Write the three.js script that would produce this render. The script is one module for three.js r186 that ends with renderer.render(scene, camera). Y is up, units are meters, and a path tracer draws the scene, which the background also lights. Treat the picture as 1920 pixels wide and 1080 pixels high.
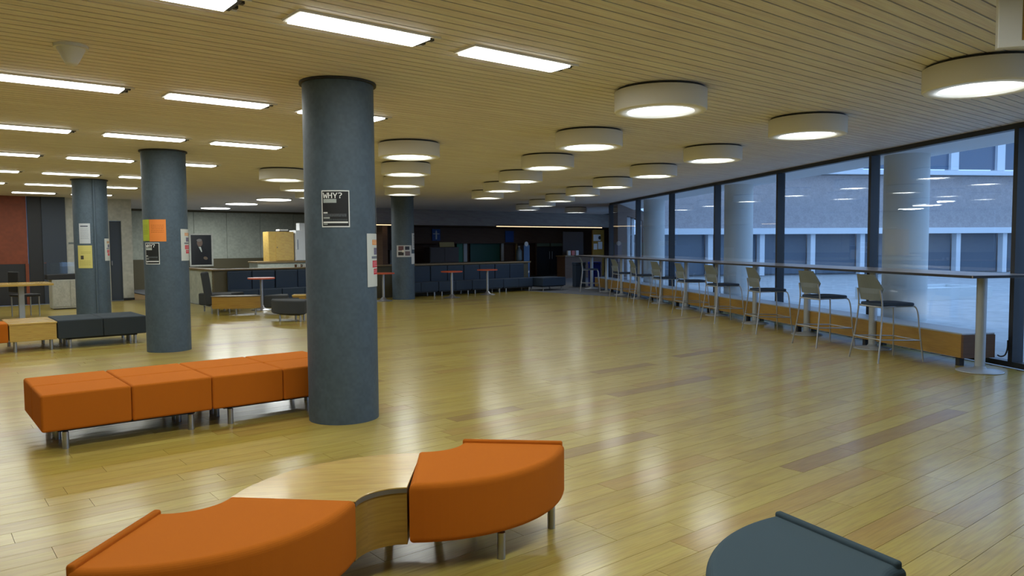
import * as THREE from 'three';
import { RoundedBoxGeometry } from 'three/addons/geometries/RoundedBoxGeometry.js';
import { mergeGeometries } from 'three/addons/utils/BufferGeometryUtils.js';
import { RectAreaLightUniformsLib } from 'three/addons/lights/RectAreaLightUniformsLib.js';

// ------------------------------------------------------------------ camera, sky, exposure
const scene = new THREE.Scene();
const R = THREE.MathUtils.degToRad;
const camera = new THREE.PerspectiveCamera(2 * Math.atan(540 / 1413) * 180 / Math.PI, 1920 / 1080, 0.05, 300);
camera.position.set(0, 1.4, 0);
camera.rotation.order = 'YXZ';
camera.rotation.set(R(-3.254), R(-8.965), R(-0.408));
camera.updateMatrixWorld(true);
const SKY = [0.72, 1.18, 1.95];
scene.background = new THREE.Color().setRGB(...SKY);
const renderer = new THREE.WebGLRenderer({ antialias: true });
renderer.toneMapping = THREE.LinearToneMapping;
renderer.toneMappingExposure = 1.0;
renderer.shadowMap.enabled = true;
RectAreaLightUniformsLib.init();
const TUBE = { glow: 10, power: 12, color: [0.95, 1.0, 0.97] };        // fluorescent troffers
const DRUM = { glow: 6, power: 9.5, color: [0.95, 1.0, 0.99] };       // round drum fittings

// ------------------------------------------------------------------ helpers
let seed = 20240611;
const rnd = () => { seed = (seed * 1664525 + 1013904223) >>> 0; return seed / 4294967296; };
const used = {};
function numbered(name) { const k = used[name] = (used[name] ?? -1) + 1; return k ? `${name}_${String(k).padStart(3, '0')}` : name; }
const lin = (r, g, b) => new THREE.Color().setRGB(r, g, b);
const shade = (m) => { m.castShadow = true; m.receiveShadow = true; return m; };
function part(name, geo, mat, parent) { const m = shade(new THREE.Mesh(geo, mat)); m.name = name; parent.add(m); return m; }
function thing(name, label, category, pos = [0, 0, 0], turn = 0, group) {
  const o = new THREE.Group(); o.name = numbered(name); o.position.set(...pos); o.rotation.y = turn;
  o.userData = { label, category }; if (group) o.userData.group = group; scene.add(o); return o;
}
function single(name, label, category, geo, mat, pos = [0, 0, 0], turn = 0, group) {
  const m = shade(new THREE.Mesh(geo, mat)); m.name = numbered(name); m.position.set(...pos); m.rotation.y = turn;
  m.userData = { label, category }; if (group) m.userData.group = group; scene.add(m); return m;
}
function structure(name, label, category, pos = [0, 0, 0], turn = 0) { const o = thing(name, label, category, pos, turn); o.userData.kind = 'structure'; return o; }
function dup(o, pos, turn, label, group) {
  const c = o.clone(); c.name = numbered(o.name.replace(/_\d{3}$/, '')); c.position.set(...pos); c.rotation.y = turn;
  c.userData = { ...o.userData, label: label ?? o.userData.label }; if (group) c.userData.group = group; scene.add(c); return c;
}
// box with uv in metres, centre at (x,y,z)
function box(w, h, d, x = 0, y = 0, z = 0, u0 = 0, v0 = 0) {
  const g = new THREE.BoxGeometry(w, h, d), uv = g.attributes.uv, s = [[d, h], [d, h], [w, d], [w, d], [w, h], [w, h]];
  for (let i = 0; i < 24; i++) { const f = s[i >> 2]; uv.setXY(i, u0 + uv.getX(i) * f[0], v0 + uv.getY(i) * f[1]); }
  g.translate(x, y, z); return g;
}
const rbox = (w, h, d, r, x = 0, y = 0, z = 0, seg = 3) => { const g = new RoundedBoxGeometry(w, h, d, seg, r); g.translate(x, y, z); return g; };
const cyl = (r0, r1, h, x, y, z, n = 20) => { const g = new THREE.CylinderGeometry(r0, r1, h, n); g.translate(x, y, z); return g; };
function bar(a, b, r, n = 10) {
  const A = new THREE.Vector3(...a), B = new THREE.Vector3(...b), L = A.distanceTo(B), g = new THREE.CylinderGeometry(r, r, L, n);
  g.applyQuaternion(new THREE.Quaternion().setFromUnitVectors(new THREE.Vector3(0, 1, 0), B.clone().sub(A).normalize()));
  g.translate((a[0] + b[0]) / 2, (a[1] + b[1]) / 2, (a[2] + b[2]) / 2); return g;
}
const tube = (pts, r, seg = 24, n = 8) => new THREE.TubeGeometry(new THREE.CatmullRomCurve3(pts.map((p) => new THREE.Vector3(...p))), seg, r, n, false);
const merge = (...g) => mergeGeometries(g.flat().map((x) => x.index ? x.toNonIndexed() : x));
// the building's 60 degree grid: d runs along the boards, n across them towards the camera
const G = R(30), DX = Math.cos(G), DZ = -Math.sin(G), NX = Math.sin(G), NZ = Math.cos(G);
const at = (d, n, y = 0) => [d * DX + n * NX, y, d * DZ + n * NZ];

// ------------------------------------------------------------------ textures and materials
function noiseTexture(w, h, fn, srgb = false) {
  const data = new Uint8Array(w * h * 4);
  for (let y = 0; y < h; y++) for (let x = 0; x < w; x++) { const c = fn(x, y), k = (y * w + x) * 4; data[k] = c[0]; data[k + 1] = c[1]; data[k + 2] = c[2]; data[k + 3] = 255; }
  const t = new THREE.DataTexture(data, w, h); t.wrapS = t.wrapT = THREE.RepeatWrapping; t.magFilter = THREE.LinearFilter; t.minFilter = THREE.LinearMipmapLinearFilter; t.generateMipmaps = true;
  if (srgb) t.colorSpace = THREE.SRGBColorSpace; t.needsUpdate = true; return t;
}
function lattice(nx, ny) { const a = new Float32Array(nx * ny); for (let i = 0; i < a.length; i++) a[i] = rnd(); return (x, y) => {
  const xi = Math.floor(x), yi = Math.floor(y), fx = x - xi, fy = y - yi, sx = fx * fx * (3 - 2 * fx), sy = fy * fy * (3 - 2 * fy);
  const v = (i, j) => a[((j % ny + ny) % ny) * nx + ((i % nx + nx) % nx)];
  return (v(xi, yi) * (1 - sx) + v(xi + 1, yi) * sx) * (1 - sy) + (v(xi, yi + 1) * (1 - sx) + v(xi + 1, yi + 1) * sx) * sy; }; }
const clamp = (v) => Math.max(0, Math.min(255, v | 0));
// wood grain: long streaks along u; grey multiplier so that the material colour sets the tone
const gA = lattice(8, 64), gB = lattice(16, 128), gC = lattice(4, 16);
const grain = noiseTexture(512, 512, (x, y) => {
  const u = x / 512, v = y / 512, w = gC(u * 4, v * 16) * 1.2;
  const k = 0.86 + 0.10 * gA(u * 8, (v * 64 + w) % 64) + 0.08 * gB(u * 16, v * 128) + 0.05 * gC(u * 4, v * 16);
  return [clamp(255 * k), clamp(250 * k * (0.98 + 0.02 * w)), clamp(244 * k)];
}, true);
const wA = lattice(8, 8), wB = lattice(24, 24);
const waviness = noiseTexture(256, 256, (x, y) => { const v = clamp(255 * (0.75 * wA(x / 32, y / 32) + 0.25 * wB(x * 24 / 256, y * 24 / 256))); return [v, v, v]; });
const weaveN = lattice(128, 128);
const weave = noiseTexture(256, 256, (x, y) => { const v = clamp(110 + 60 * Math.sin(x * Math.PI / 4) * Math.sin(y * Math.PI / 4) + 70 * weaveN(x / 2, y / 2)); return [v, v, v]; });
const mN = lattice(32, 32), mM = lattice(8, 8);
const mottle = noiseTexture(256, 256, (x, y) => { const v = clamp(225 + 22 * mN(x / 8, y / 8) + 14 * mM(x / 32, y / 32) - 8); return [v, v, v]; }, true);
const rep = (t, u, v = u) => { const c = t.clone(); c.repeat.set(u, v); c.needsUpdate = true; return c; };
const cloth = (c) => new THREE.MeshPhysicalMaterial({ color: lin(...c), roughness: 0.9, specularIntensity: 0.25, bumpMap: rep(weave, 12), bumpScale: 0.0006 });
const std = (c, roughness = 0.6, more = {}) => new THREE.MeshStandardMaterial({ color: lin(...c), roughness, ...more });
const floorBump = rep(waviness, 0.9, 2.2);
const plankTones = [[0.455, 0.365, 0.080], [0.44, 0.348, 0.072], [0.48, 0.390, 0.094], [0.41, 0.312, 0.066], [0.465, 0.365, 0.078], [0.335, 0.230, 0.066], [0.43, 0.305, 0.070]];
const M = {
  planks: plankTones.map((c) => new THREE.MeshPhysicalMaterial({ color: lin(...c), map: rep(grain, 0.8, 2.0), roughness: 0.30, specularIntensity: 0.55, bumpMap: floorBump, bumpScale: 0.0012, clearcoat: 0.5, clearcoatRoughness: 0.17 })),
  slats: [[0.76, 0.765, 0.775], [0.74, 0.745, 0.755], [0.78, 0.785, 0.795]].map((c) => std(c, 0.62, { map: rep(grain, 0.5, 3) })),
  gapBoard: std([0.11, 0.10, 0.085], 0.9),
  subfloor: std([0.26, 0.15, 0.05], 0.5),
  column: std([0.078, 0.118, 0.160], 0.55, { map: rep(mottle, 3, 4) }),
  orange: cloth([0.53, 0.145, 0.012]),
  greyFabric: cloth([0.060, 0.090, 0.112]),
  benchGrey: cloth([0.048, 0.060, 0.072]),
  charcoal: std([0.030, 0.034, 0.038], 0.8, { bumpMap: rep(weave, 12), bumpScale: 0.0005 }),
  navyFabric: std([0.022, 0.040, 0.072], 0.75, { bumpMap: rep(weave, 12), bumpScale: 0.0005 }),
  steel: std([0.42, 0.43, 0.45], 0.35, { metalness: 0.85 }),
  paintedSteel: std([0.40, 0.43, 0.46], 0.42, { metalness: 0.35 }),
  chrome: std([0.72, 0.72, 0.72], 0.15, { metalness: 1 }),
  black: std([0.018, 0.019, 0.022], 0.55),
  darkFrame: std([0.020, 0.024, 0.032], 0.45),
  woodTable: new THREE.MeshPhysicalMaterial({ color: lin(0.60, 0.42, 0.115), map: rep(grain, 1.2, 2.4), roughness: 0.26, clearcoat: 0.3, clearcoatRoughness: 0.12 }),
  woodPanel: std([0.36, 0.215, 0.040], 0.38, { map: rep(grain, 0.9, 2.2) }),
  woodDark: std([0.12, 0.066, 0.036], 0.65, { map: rep(grain, 0.6, 1.5) }),
  fascia: std([0.36, 0.33, 0.31], 0.55, { map: rep(grain, 0.6, 1.5) }),
  woodEdge: std([0.16, 0.135, 0.10], 0.5),
  lampShell: std([0.80, 0.80, 0.78], 0.55),
  white: std([0.66, 0.67, 0.66], 0.5),
  paleWall: std([0.47, 0.50, 0.42], 0.7, { map: rep(mottle, 0.6) }),
  whiteWall: std([0.52, 0.52, 0.46], 0.7, { map: rep(mottle, 0.6) }),
  orangeWall: std([0.24, 0.055, 0.020], 0.65, { map: rep(mottle, 0.6) }),
  navyWall: std([0.036, 0.048, 0.070], 0.6),
  redTop: std([0.52, 0.085, 0.030], 0.4),
  redEdge: std([0.40, 0.05, 0.02], 0.4),
  ledge: std([0.22, 0.16, 0.075], 0.45, { map: rep(grain, 0.6, 1.5) }),
  dado: std([0.10, 0.085, 0.045], 0.6),
  carpet: std([0.14, 0.145, 0.155], 0.95, { bumpMap: rep(weave, 6), bumpScale: 0.001 }),
  plasticGrey: std([0.15, 0.175, 0.18], 0.5),
  seatBlue: std([0.018, 0.036, 0.070], 0.7),
  greenPanel: std([0.010, 0.085, 0.045], 0.45),
  brightGreen: std([0.02, 0.22, 0.10], 0.45),
  blueSign: std([0.012, 0.075, 0.30], 0.5),
  blueBin: std([0.010, 0.030, 0.34], 0.4),
  glass: new THREE.MeshPhysicalMaterial({ color: lin(0.94, 0.97, 1.0), roughness: 0.0, transmission: 1, thickness: 0, ior: 1.52, metalness: 0 }),
  concrete: std([0.58, 0.60, 0.59], 0.75),
  paving: std([0.48, 0.49, 0.49], 0.9, { map: rep(mottle, 0.25) }),
  brick: std([0.47, 0.43, 0.43], 0.85, { map: rep(mottle, 0.8) }),
  outsideWhite: std([0.72, 0.76, 0.80], 0.6),
};
const lampMat = (k) => new THREE.MeshStandardMaterial({ color: lin(0.8, 0.8, 0.78), roughness: 0.5, emissive: lin(...k.color), emissiveIntensity: k.glow });
const tubeGlow = lampMat(TUBE), drumGlow = lampMat(DRUM);
function downLight(k, w, h, x, y, z, parent) {
  const l = new THREE.RectAreaLight(lin(...k.color), k.power, w, h); l.position.set(x, y, z); l.rotation.x = -Math.PI / 2; l.castShadow = true; parent.add(l); return l;
}
function canvasMat(w, h, draw, roughness = 0.6) {
  const c = document.createElement('canvas'); c.width = w; c.height = h; draw(c.getContext('2d'), w, h);
  const t = new THREE.CanvasTexture(c); t.colorSpace = THREE.SRGBColorSpace; t.magFilter = THREE.LinearFilter;
  return new THREE.MeshStandardMaterial({ map: t, roughness });
}

// ------------------------------------------------------------------ room shell
const CEIL = 2.70, WINX = 6.85, BACK = 3.2, LEFT = -5;
const winD = (n, x = WINX) => (x - n * NX) / DX;                     // where a board at n meets the window line
function polySlab(pts, y0, y1) {                                    // pts in [x, z]
  const s = new THREE.Shape(pts.map(([x, z]) => new THREE.Vector2(x, -z)));
  const g = new THREE.ExtrudeGeometry(s, { depth: y1 - y0, bevelEnabled: false }); g.rotateX(-Math.PI / 2); g.translate(0, y0, 0); return g;
}
const P2 = (d, n) => { const p = at(d, n); return [p[0], p[2]]; };
const FARX = 13.2, FARZ = -37.5;
const outline = [P2(LEFT, BACK), [WINX, (BACK - WINX * NX) / NZ], [WINX, -23.2], [FARX, FARZ], P2(30.6, -28.2), P2(LEFT, -28.2)];
{ // floor: boards along the grid, laid in staggered rows
  const f = structure('floor', 'glossy honey-coloured hardwood board floor with a few darker boards', 'floor');
  part('subfloor', polySlab(outline, -0.25, -0.022), M.subfloor, f);
  const W = 0.165, LEN = [0.7, 0.95, 1.2, 1.5, 1.85], geos = {}, list = [];
  const geoOf = (L, v) => geos[L + '_' + v] ??= box(L - 0.0022, 0.022, W - 0.0022, 0, -0.011, 0, v * 0.37, v * 0.61);
  for (let r = 0, n = BACK - W / 2; n > -22.1; n -= W, r++) {
    const dEnd = n > -18.1 ? Math.min(14.8, winD(n) - 0.16) : 5.6;
    let d = LEFT - rnd() * 0.8;
    while (d < dEnd - 0.05) {
      let L = LEN[Math.floor(rnd() * 5)]; if (d + L > dEnd) L = Math.round((dEnd - d) * 100) / 100;
      const t = rnd(), tone = t < 0.28 ? 0 : t < 0.5 ? 1 : t < 0.7 ? 2 : t < 0.80 ? 3 : t < 0.89 ? 4 : t < 0.97 ? 6 : 5, c = at(d + L / 2, n), far = Math.hypot(c[0], c[2]), seen = c[2] < -2 && Math.abs(Math.atan2(c[0], -c[2]) - 0.156) < 0.66;
      list.push({ L, c, tone, v: Math.floor(rnd() * 4), order: seen ? far : 100 + far });
      d += L;
    }
  }
  list.sort((a, b) => a.order - b.order);                             // the nearest 300 boards become parts of their own, the rest one part
  list.slice(0, 300).forEach((p) => { const m = part('plank', geoOf(p.L, p.v), M.planks[p.tone], f); m.position.set(p.c[0], 0, p.c[2]); m.rotation.y = G; });
  const rest = plankTones.map(() => []);
  list.slice(300).forEach((p) => { const g = geoOf(p.L, p.v).clone(); g.rotateY(G); g.translate(p.c[0], 0, p.c[2]); rest[p.tone].push(g); });
  const all = mergeGeometries(rest.map((r) => mergeGeometries(r)), true);
  const m = part('plank_field', all, M.planks, f); m.userData.kind = 'stuff';
  // darker flooring beyond the boards
  part('carpet', polySlab([P2(14.8, -13.2), [WINX - 0.05, -19.2], [WINX - 0.05, -23.2], [FARX, FARZ], P2(30.6, -28.2), P2(5.62, -28.2), P2(5.62, -18.15), P2(14.8, -18.15)], -0.022, 0.0), M.carpet, f);
}
{ // ceiling: timber slats with open joints under a dark board
  const c = structure('ceiling', 'ceiling of narrow pale timber slats with dark open joints', 'ceiling');
  part('ceiling_board', polySlab(outline, CEIL + 0.032, CEIL + 0.22), M.gapBoard, c);
  const pitch = 0.1046; let k = 0;
  for (let n = BACK - 0.06; n > -28.1 && k < 300; n -= pitch, k++) {
    const end = Math.min(winD(n, n > -16.7 ? WINX - 0.01 : 9), 26), len = end - LEFT;
    const m = part('slat', box(len, 0.018, pitch - 0.012, 0, 0, 0, k * 0.37, k * 0.19), M.slats[(k * 7) % 3], c);
    m.position.set(...at(LEFT + len / 2, n, CEIL + 0.009)); m.rotation.y = G;
  }
}
function gridWall(name, label, mat, d0, d1, n0, n1, y0 = 0, y1 = CEIL + 0.03) {
  const w = single(name, label, 'wall', box(d1 - d0, y1 - y0, n1 - n0), mat, at((d0 + d1) / 2, (n0 + n1) / 2, (y0 + y1) / 2), G);
  w.name = name; w.userData.kind = 'structure'; return w;
}
gridWall('wall_rear', 'plain pale wall closing the hall behind the viewer', M.paleWall, LEFT - 0.2, 6.2, BACK, BACK + 0.2);
gridWall('wall_left', 'plain pale wall on the far left side of the hall', M.paleWall, LEFT - 0.2, LEFT, -22.4, BACK);
{ // back wall behind the left half: orange panel, navy panel, white partition with a door
  const w = structure('wall_back_left', 'back wall with orange panel over dark wainscot, navy panel and white partition', 'wall', at(0, -22.2), G);
  part('orange_panel', box(2.45 - LEFT, CEIL - 1.02, 0.16, (2.45 + LEFT) / 2, (CEIL + 1.02) / 2, -0.08), M.orangeWall, w);
  part('wainscot', box(2.45 - LEFT, 1.02, 0.16, (2.45 + LEFT) / 2, 0.51, -0.085), M.black, w);
  part('orange_post', box(0.07, 1.02, 0.04, 2.42, 0.51, 0.015), M.orangeWall, w);
  part('navy_panel', box(0.30, CEIL, 0.2, 2.62, CEIL / 2, -0.10), M.black, w);
  part('navy_panel', box(0.52, CEIL, 0.2, 3.03, CEIL / 2, -0.07), M.navyWall, w);
  part('partition', box(1.00, CEIL, 0.18, 3.79, CEIL / 2, -0.09), M.whiteWall, w);
  part('partition', box(0.26, CEIL, 0.18, 4.71, CEIL / 2, -0.09), M.whiteWall, w);
  part('door_header', box(0.29, CEIL - 2.12, 0.18, 4.435, (CEIL + 2.12) / 2, -0.09), M.whiteWall, w);
  part('partition_skirting', box(0.27, 0.06, 0.02, 4.71, 0.03, 0.01), M.black, w);
  part('wall_plate', box(0.16, 0.05, 0.01, 3.42, 1.53, 0.005), M.plasticGrey, w);
  const d = structure('door_1', 'dark blue-grey door in the white partition', 'door', at(4.435, -22.26), G);
  part('door_leaf', box(0.285, 2.1, 0.04, 0, 1.06, 0), M.navyWall, d);
  part('handle', rbox(0.02, 0.12, 0.03, 0.008, -0.1, 1.0, 0.03), M.steel, d);
}
gridWall('wall_corridor', 'pale green-grey side wall of the recess beside the white partition', M.paleWall, 4.66, 4.84, -27.5, -22.38);
{ // pale panelled wall with the portrait
  const w = structure('wall_back', 'pale green-grey panelled wall behind the serving area', 'wall', at(0, -27.5), G);
  const xs = [4.84, 6.35, 7.97, 9.1, 10.32, 11.6, 13.0];
  for (let i = 0; i < xs.length - 1; i++) part('panel', box(xs[i + 1] - xs[i] - 0.012, CEIL - 1.0, 0.1, (xs[i] + xs[i + 1]) / 2, (CEIL + 1.0) / 2, -0.05), M.paleWall, w);
  part('dado', box(13 - 4.84, 1.0, 0.1, (13 + 4.84) / 2, 0.5, -0.045), M.dado, w);
  part('backing', box(13 - 4.84, CEIL, 0.1, (13 + 4.84) / 2, CEIL / 2, -0.16), M.dado, w);
  part('cornice', box(13 - 4.84, 0.07, 0.03, (13 + 4.84) / 2, CEIL - 0.035, 0.02), M.dado, w);
}
gridWall('wall_servery_side', 'brown side wall between the pale panelled wall and the servery', M.woodDark, 13.0, 13.2, -28.0, -23.2);
{ // dark timber bulkhead above the servery
  const w = structure('trim_1', 'dark brown timber bulkhead hanging below the slatted ceiling', 'bulkhead', at(0, -23), G);
  part('fascia', box(24.6 - 11.2, CEIL - 2.14, 0.12, 17.9, (CEIL + 2.14) / 2, -0.06), M.fascia, w);
  part('soffit', box(24.6 - 11.2, 0.03, 2.8, 17.9, 2.155, -1.5), M.woodDark, w);
}
{ // rear wall of the servery: header, green panels, posts
  const w = structure('wall_back_right', 'dark brown servery back wall with green panels and pale posts', 'wall', at(0, -26.3), G);
  part('backing', box(30.5 - 13.2, CEIL, 0.1, 21.85, CEIL / 2, -0.25), M.woodDark, w);
  part('header', box(30.5 - 13.2, 2.14 - 1.48, 0.10, 21.85, 1.81, 0.25), M.woodDark, w);
  part('green_panel', box(0.32, 1.5, 0.03, 18.5, 0.75, -0.1), M.brightGreen, w);
  part('green_panel', box(1.62, 1.5, 0.03, 19.87, 0.75, -0.12), M.greenPanel, w);
  part('post', box(0.18, 1.5, 0.06, 18.75, 0.75, -0.06), M.white, w);
  part('post', box(0.13, 1.5, 0.06, 20.78, 0.75, -0.06), M.white, w);
  part('post', box(0.09, 1.5, 0.06, 21.58, 0.75, -0.06), M.woodPanel, w);
}
{ // wall beyond the last window: wood, then a glazed bay with pale frames, then wood
  const L = Math.hypot(FARX - WINX, FARZ + 23.2), a = Math.atan2(-(FARZ + 23.2), FARX - WINX);
  const w = structure('wall_right_far', 'dark wood wall running on beyond the last window', 'wall', [WINX, 0, -23.2], a);
  part('wood_panel', box(2.6, CEIL, 0.2, 1.3, CEIL / 2, 0.12), M.woodDark, w);
  part('wood_panel', box(L - 8.6, CEIL, 0.2, 8.6 + (L - 8.6) / 2, CEIL / 2, 0.12), M.woodDark, w);
  part('wood_header', box(6.0, 0.3, 0.2, 5.6, CEIL - 0.15, 0.12), M.woodDark, w);
  const g = structure('window_10', 'glazed bay with pale frames beyond the dark wood wall', 'window', [WINX, 0, -23.2], a); g.name = 'window_10';
  for (let i = 0; i < 4; i++) part('pane', box(1.44, CEIL - 0.36, 0.012, 2.6 + 0.75 + i * 1.5, (CEIL - 0.3) / 2, 0.12), M.glass, g);
  for (let i = 0; i <= 4; i++) part('frame_post', box(0.06, CEIL - 0.3, 0.1, 2.63 + i * 1.485, (CEIL - 0.3) / 2, 0.12), M.outsideWhite, g);
}
// windows along the right side
const MULL = [-0.1, -2.5, -4.9, -7.38, -9.95, -12.6, -15.25, -17.9, -20.5, -23.2];
for (let i = 0; i < MULL.length - 1; i++) {
  const z0 = MULL[i], z1 = MULL[i + 1], L = z0 - z1, w = structure(`window_${i + 1}`, `floor-to-ceiling window pane in a slim dark frame, bay ${i + 1}`, 'window', [WINX, 0, (z0 + z1) / 2]);
  w.name = `window_${i + 1}`;
  const nth = ['beside the rear wall', 'second from the rear wall', 'third from the rear wall', 'next to the near end of the bar table', 'behind the first two bar stools', 'behind the third stool', 'behind the fourth and fifth stools', 'behind the sixth and seventh stools', 'last before the wood wall'][i];
  w.userData.label = `floor-to-ceiling window in a slim dark frame, ${nth}`;
  part('pane', box(0.012, CEIL - 0.11, L - 0.05, 0.0, CEIL / 2, 0), M.glass, w);
  part('head_rail', box(0.10, 0.06, L, 0, CEIL - 0.03, 0), M.darkFrame, w);
  part('sill_rail', box(0.12, 0.06, L, 0, 0.03, 0), M.darkFrame, w);
  part('mullion', box(0.14, CEIL - 0.12, 0.06, 0, CEIL / 2, L / 2), M.darkFrame, w);
  if (i === MULL.length - 2) part('mullion', box(0.14, CEIL - 0.12, 0.06, 0, CEIL / 2, -L / 2 + 0.03), M.darkFrame, w);
}

// ------------------------------------------------------------------ columns and posters
function column(cx, cz, r, label, pipe) {
  const c = thing('round_column', label, 'column', [cx, 0, cz]);
  part('shaft', new THREE.CylinderGeometry(r, r, CEIL - 0.004, 64).translate(0, CEIL / 2 - 0.002, 0), M.column, c);
  part('ceiling_collar', new THREE.CylinderGeometry(r + 0.022, r + 0.022, 0.018, 64, 1).translate(0, CEIL - 0.011, 0), M.black, c);
  if (pipe) part('conduit', new THREE.CylinderGeometry(0.02, 0.02, CEIL - 0.03, 12).translate(Math.sin(R(pipe)) * (r + 0.012), CEIL / 2, Math.cos(R(pipe)) * (r + 0.012)), M.column, c);
}
const C1 = [-0.413, -6.255, 0.28], C2 = [-3.041, -10.868, 0.28], C3 = [-5.68, -15.5, 0.295], C4 = [0.268, -20.08, 0.295];
column(...C1, 'thick blue-grey round column at the end of the orange bench row');
column(...C2, 'blue-grey round column with orange and yellow-green sheets, beside the grey bench');
column(...C3, 'blue-grey round column with conduit and pale yellow notice, by the white partition', 32);
column(...C4, 'distant blue-grey round column in front of the navy banquettes');
function poster(name, label, [cx, cz, r], phi0, phi1, y0, y1, mat) {
  const rr = r + 0.004, a0 = R(phi0), a1 = R(phi1);
  const g = merge(new THREE.CylinderGeometry(rr, rr, y1 - y0, 16, 1, true, a0, a1 - a0));
  return single(name, label, 'poster', g, mat, [cx, (y0 + y1) / 2, cz]);
}
const bars = (x, list) => list.forEach(([c, l, t, w, h]) => { x.fillStyle = c; x.fillRect(l, t, w, h); });
const fuzz = (x, c, l, t, w, rows, gap, hgt) => { x.fillStyle = c; for (let r = 0; r < rows; r++) { let p = l; while (p < l + w) { const k = 6 + rnd() * 16; x.fillRect(p, t + r * gap, Math.min(k, l + w - p), hgt); p += k + 4; } } };
const whyMat = canvasMat(400, 520, (x, w, h) => {
  bars(x, [['#dfe3e4', 0, 0, w, h], ['#14171c', 14, 16, w - 28, h - 32]]);
  x.fillStyle = '#f2f4f4'; x.font = 'bold 104px monospace'; x.save(); x.translate(24, 110); x.scale(1.12, 1); x.fillText('WHY?', 0, 0); x.restore();
  bars(x, [['#b9c2c2', 28, 122, 188, 54]]); fuzz(x, '#8b9595', 34, 132, 176, 3, 14, 6);
  bars(x, [['#d5dada', 26, 306, 62, 20], ['#aab2b2', 26, 378, 92, 20], ['#e6eaea', 24, 440, 352, 22], ['#a8b0b0', 26, 470, 60, 14]]);
  fuzz(x, '#79818a', 26, 334, 330, 3, 14, 6); fuzz(x, '#596268', 26, 406, 340, 2, 14, 6); fuzz(x, '#3a4046', 100, 472, 270, 2, 12, 5);
});
const stampMat = (orangeTop) => canvasMat(200, 480, (x, w, h) => {
  bars(x, [['#c9cecb', 0, 0, w, h], [orangeTop, 60, 56, 110, 46], ['#5d5a78', 84, 128, 88, 62], ['#6d7484', 50, 204, 120, 22], ['#c8283c', 60, 244, 124, 62], ['#c8283c', 76, 318, 104, 52]]);
  fuzz(x, '#e9d9c0', 68, 64, 96, 3, 12, 4); fuzz(x, '#8f8ca6', 90, 138, 76, 4, 12, 4); fuzz(x, '#f0c8cc', 70, 256, 104, 3, 16, 5); fuzz(x, '#f0c8cc', 84, 330, 88, 2, 16, 5);
});
poster('notice_poster', 'black poster headed WHY? in white letters on the thick near column', C1, -25.6, 18.2, 1.548, 1.832, whyMat);
poster('notice_poster', 'tall white poster with orange and red stamps on the thick near column', C1, 48.7, 96, 1.075, 1.50, stampMat('#d98a3c'));
poster('notice_poster', 'pale sheet seen edge-on above the stamped poster on the near column', C1, 86, 118, 1.506, 1.815, M.white);
const sheet = (c, dark, rows) => canvasMat(160, 200, (x, w, h) => { bars(x, [[c, 0, 0, w, h]]); fuzz(x, dark, 20, 50, 120, rows, 16, 6); });
poster('notice_sheet', 'yellow-green paper sheet beside the orange sheet', C2, -60, -28.6, 1.49, 1.773, sheet('#a9b830', '#7f8c22', 6));
poster('notice_sheet', 'bright orange paper sheet with faint lines of text', C2, -28, 16.8, 1.482, 1.772, sheet('#e8883a', '#c56a26', 5));
poster('notice_poster', 'small black WHY? poster below the orange sheet', C2, -46, -1.1, 1.18, 1.465, whyMat);
poster('notice_poster', 'tall white poster with red stamps on the column with the orange sheet', C2, 55.6, 105, 1.222, 1.648, stampMat('#d99a6a'));
poster('notice_sheet', 'white printed notice above the pale yellow one', C3, -20.8, 17.3, 1.487, 1.862, canvasMat(160, 200, (x, w, h) => { bars(x, [['#b9bfc6', 0, 0, w, h], ['#4b5160', 20, 22, 110, 12]]); fuzz(x, '#8d94a0', 20, 50, 115, 8, 14, 5); }));
poster('notice_sheet', 'pale yellow notice with a small dark picture', C3, -29.6, 21.1, 1.026, 1.452, canvasMat(200, 250, (x, w, h) => { bars(x, [['#c8bf70', 0, 0, w, h], ['#3f3c34', 44, 112, 44, 42]]); fuzz(x, '#a39a52', 50, 70, 130, 2, 14, 6); fuzz(x, '#a39a52', 24, 170, 150, 4, 14, 5); }));
poster('notice_poster', 'narrow white poster with red stamps beside the conduit column', C3, 66, 108, 1.158, 1.58, stampMat('#b8824a'));
poster('notice_poster', 'collage poster with dark pictures on the distant column', C4, -32.9, 46, 1.112, 1.415, canvasMat(280, 200, (x, w, h) => { bars(x, [['#bfc2c6', 0, 0, w, h], ['#6b4a50', 30, 12, 96, 76], ['#272b3c', 150, 18, 84, 60], ['#2b2a30', 26, 112, 100, 60], ['#6a5a62', 150, 102, 96, 76], ['#d8d2ca', 96, 80, 40, 40]]); }));
poster('notice_poster', 'narrow tall sheet with dark print on the distant column', C4, 51.4, 104, 1.305, 1.73, canvasMat(120, 240, (x, w, h) => { bars(x, [['#c3c6ca', 0, 0, w, h]]); fuzz(x, '#3a3a48', 30, 24, 70, 8, 26, 14); }));
poster('notice_sheet', 'plain pale sheet below the tall sheet on the distant column', C4, 46, 100, 0.925, 1.2, M.white);

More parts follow.
